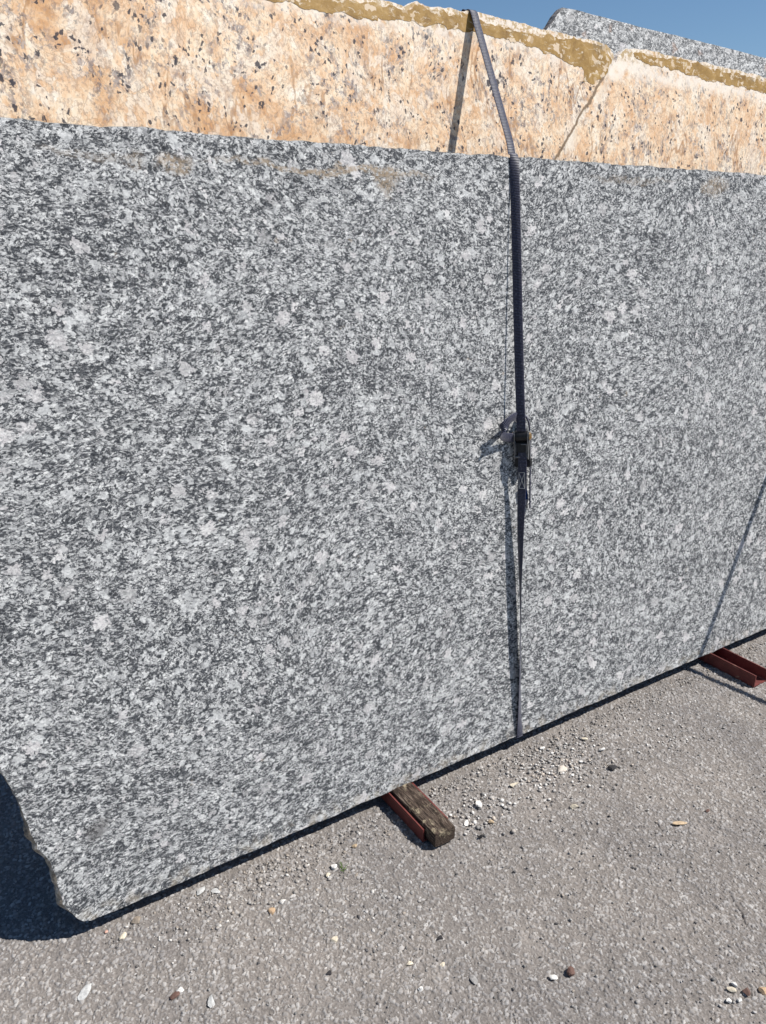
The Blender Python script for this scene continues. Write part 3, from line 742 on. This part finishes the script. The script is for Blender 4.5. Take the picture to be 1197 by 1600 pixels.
st = [
 (.135, 1.344, .062, .020, .010, 52, 'pale', 'long pale wedge shaped stone splinter at the bottom left of the ground', .7),
 (.290, 1.234, .026, .016, .012, 15, 'brown', 'dark red brown stone touching a white pebble at the bottom left', 0),
 (.306, 1.240, .019, .015, .013, 0, 'white', 'white round pebble resting against a dark red brown stone', 0),
 (.352, 1.178, .034, .017, .006, 60, 'pale', 'flat grey translucent stone flake near the bottom edge', .2),
 (.241, 1.441, .026, .012, .010, 40, 'cream', 'cream oblong pebble below the rounded corner of the slab', .2),
 (.279, 1.466, .026, .020, .016, 5, 'taupe', 'round taupe pebble beside the slab edge near its rounded corner', 0),
 (.211, 1.474, .011, .009, .008, 0, 'peach', 'tiny pinkish pebble by the rounded corner of the slab', 0),
 (.561, 1.321, .020, .018, .014, 20, 'orange', 'orange tan pebble alone on the asphalt left of the weed', 0),
 (.752, 1.362, .020, .017, .015, 70, 'white', 'white pebble right next to the small green weed', 0),
 (.727, 1.350, .016, .012, .009, 30, 'cream', 'small cream pebble just left of the small green weed', 0),
 (.648, 1.172, .020, .015, .012, 10, 'cream', 'cream pebble with a dark shadow below the weed', .2),
 (.835, 1.397, .018, .012, .009, -20, 'tan', 'tan pebble between the weed and the timber block', 0),
 (.436, 1.470, .030, .016, .009, 25, 'pale', 'pale grey oblong chip beside the bottom edge of the slab', .1),
 (.470, 1.450, .024, .018, .006, -40, 'pale', 'flat light grey flake second from the slab edge at the left', .3),
 (.759, 1.030, .020, .011, .008, 0, 'cream', 'small cream yellow pebble in the middle of the lower ground', .1),
 (.745, .966, .014, .012, .010, 0, 'white', 'small white pebble lowest in the middle of the ground', 0),
 (.821, .989, .013, .011, .009, 0, 'cream', 'little round cream pebble right of the middle of the lower ground', 0),
 (.858, .925, .026, .016, .005, 80, 'grey', 'flat dull grey stone flake near the bottom middle', 0),
 (1.530, 1.332, .034, .027, .013, 0, 'ring', 'biggest white and brown streaked stone right of the strap foot', 0),
 (1.356, 1.355, .040, .014, .010, 2, 'cream', 'long cream stone lying between the timber block and the strap foot', .15),
 (1.214, 1.342, .024, .021, .020, 30, 'white', 'angular white stone standing right of the timber block', .2),
 (1.143, 1.306, .032, .013, .005, 45, 'white', 'flat white flake just right of the timber block', .3),
 (1.198, 1.272, .020, .015, .012, -60, 'tan', 'tan pebble below the angular white stone', 0),
 (1.551, 1.435, .022, .013, .010, 10, 'white', 'white pebble close to the slab edge right of the strap foot', 0),
 (1.707, 1.331, .024, .014, .012, -25, 'white', 'white oval pebble beside a dark clod right of the strap', 0),
 (1.700, 1.399, .032, .015, .010, 0, 'cream', 'cream oval stone above the cluster of pale chips', 0),
 (1.664, 1.250, .042, .022, .017, -15, 'black', 'dark crumbly clod of tar on the asphalt right of the strap', 0),
 (1.440, 1.192, .024, .020, .018, -50, 'cream', 'pale yellow angular stone on the open asphalt', .4),
 (1.644, .991, .044, .015, .008, -25, 'tan', 'long flat tan stone on the right of the ground', .2),
 (1.051, .821, .022, .020, .018, 0, 'brown', 'round brown stone low on the right of the ground', 0),
 (1.008, .833, .019, .012, .011, -40, 'white', 'white almond shaped pebble left of the round brown stone', .2),
 (1.318, .604, .022, .012, .011, -50, 'cream', 'cream pebble topmost in the cluster at the bottom right', 0),
 (1.331, .611, .017, .011, .010, 70, 'white', 'white pebble in the cluster at the bottom right', 0),
 (1.287, .594, .014, .012, .010, 20, 'white', 'small white pebble leftmost in the cluster at the bottom right', 0),
 (1.309, .582, .019, .009, .008, 0, 'white', 'narrow white pebble lowest in the cluster at the bottom right', 0),
 (1.339, .586, .022, .017, .012, 30, 'brown', 'brown stone in the cluster at the bottom right', 0),
 (1.374, .568, .028, .017, .014, 0, 'orange', 'tan orange pebble cut by the right edge at the bottom', 0),
 (.856, 1.047, .015, .012, .010, 0, 'black', 'small black stone in the middle of the lower ground', 0),
 (1.751, .981, .018, .011, .009, 0, 'brown', 'small dark brown stone at the far right of the ground', 0),
 (1.140, 1.243, .017, .014, .013, 0, 'black', 'small round black stone right of the timber block end', 0),
 (.596, 1.105, .015, .013, .010, 0, 'black', 'small dark stone below the cream pebble at the lower left', 0),
 (.975, .985, .0, 0, 0, 0, '', '', 0),
]
for i, a in enumerate(st):
    if a[2] == 0: continue
    x, y, l, w_, h, ang, mt, lb, cut = a
    stone(x, y, l, w_, h, ang, mt, lb, 100+i, cut)

# small green weed
def weed():
    root = bpy.data.objects.new('weed', None); COL.objects.link(root); root.location = (.770, 1.345, 0); root.empty_display_size = .02
    tag(root, 'tiny green weed sprouting from the asphalt beside a white pebble', 'weed')
    m = M('weed_leaf', .6, .3); m.base(m.ramp(m.noise(m.coord(), 180, 2), [(.3, (.055, .11, .02)), (.7, (.14, .21, .05))])); r = random.Random(3)
    leaf = bmesh.new(); stem = bmesh.new()
    for k in range(9):
        a = r.uniform(0, 6.28); el = r.uniform(.35, 1.2); L = r.uniform(.009, .020); d = Vector((math.cos(a)*math.cos(el), math.sin(a)*math.cos(el), math.sin(el)))
        cyl(stem, (0, 0, -.001), d*L, .0005, 5)
        for j in range(5):
            c = d*L*(.45+.14*j); ang = r.uniform(0, 6.28); t = Vector((math.cos(ang), math.sin(ang), r.uniform(.1, .8))).normalized(); s_ = t.cross(d).normalized(); ll = r.uniform(.003, .0055)
            v = [leaf.verts.new(c), leaf.verts.new(c+t*ll*.5+s_*ll*.28), leaf.verts.new(c+t*ll), leaf.verts.new(c+t*ll*.5-s_*ll*.28)]; leaf.faces.new(v)
    me = bpy.data.meshes.new('foliage'); leaf.to_mesh(me); leaf.free(); link('foliage', me, m.m, root)
    me = bpy.data.meshes.new('stem'); stem.to_mesh(me); stem.free(); link('stem', me, m.m, root)
weed()
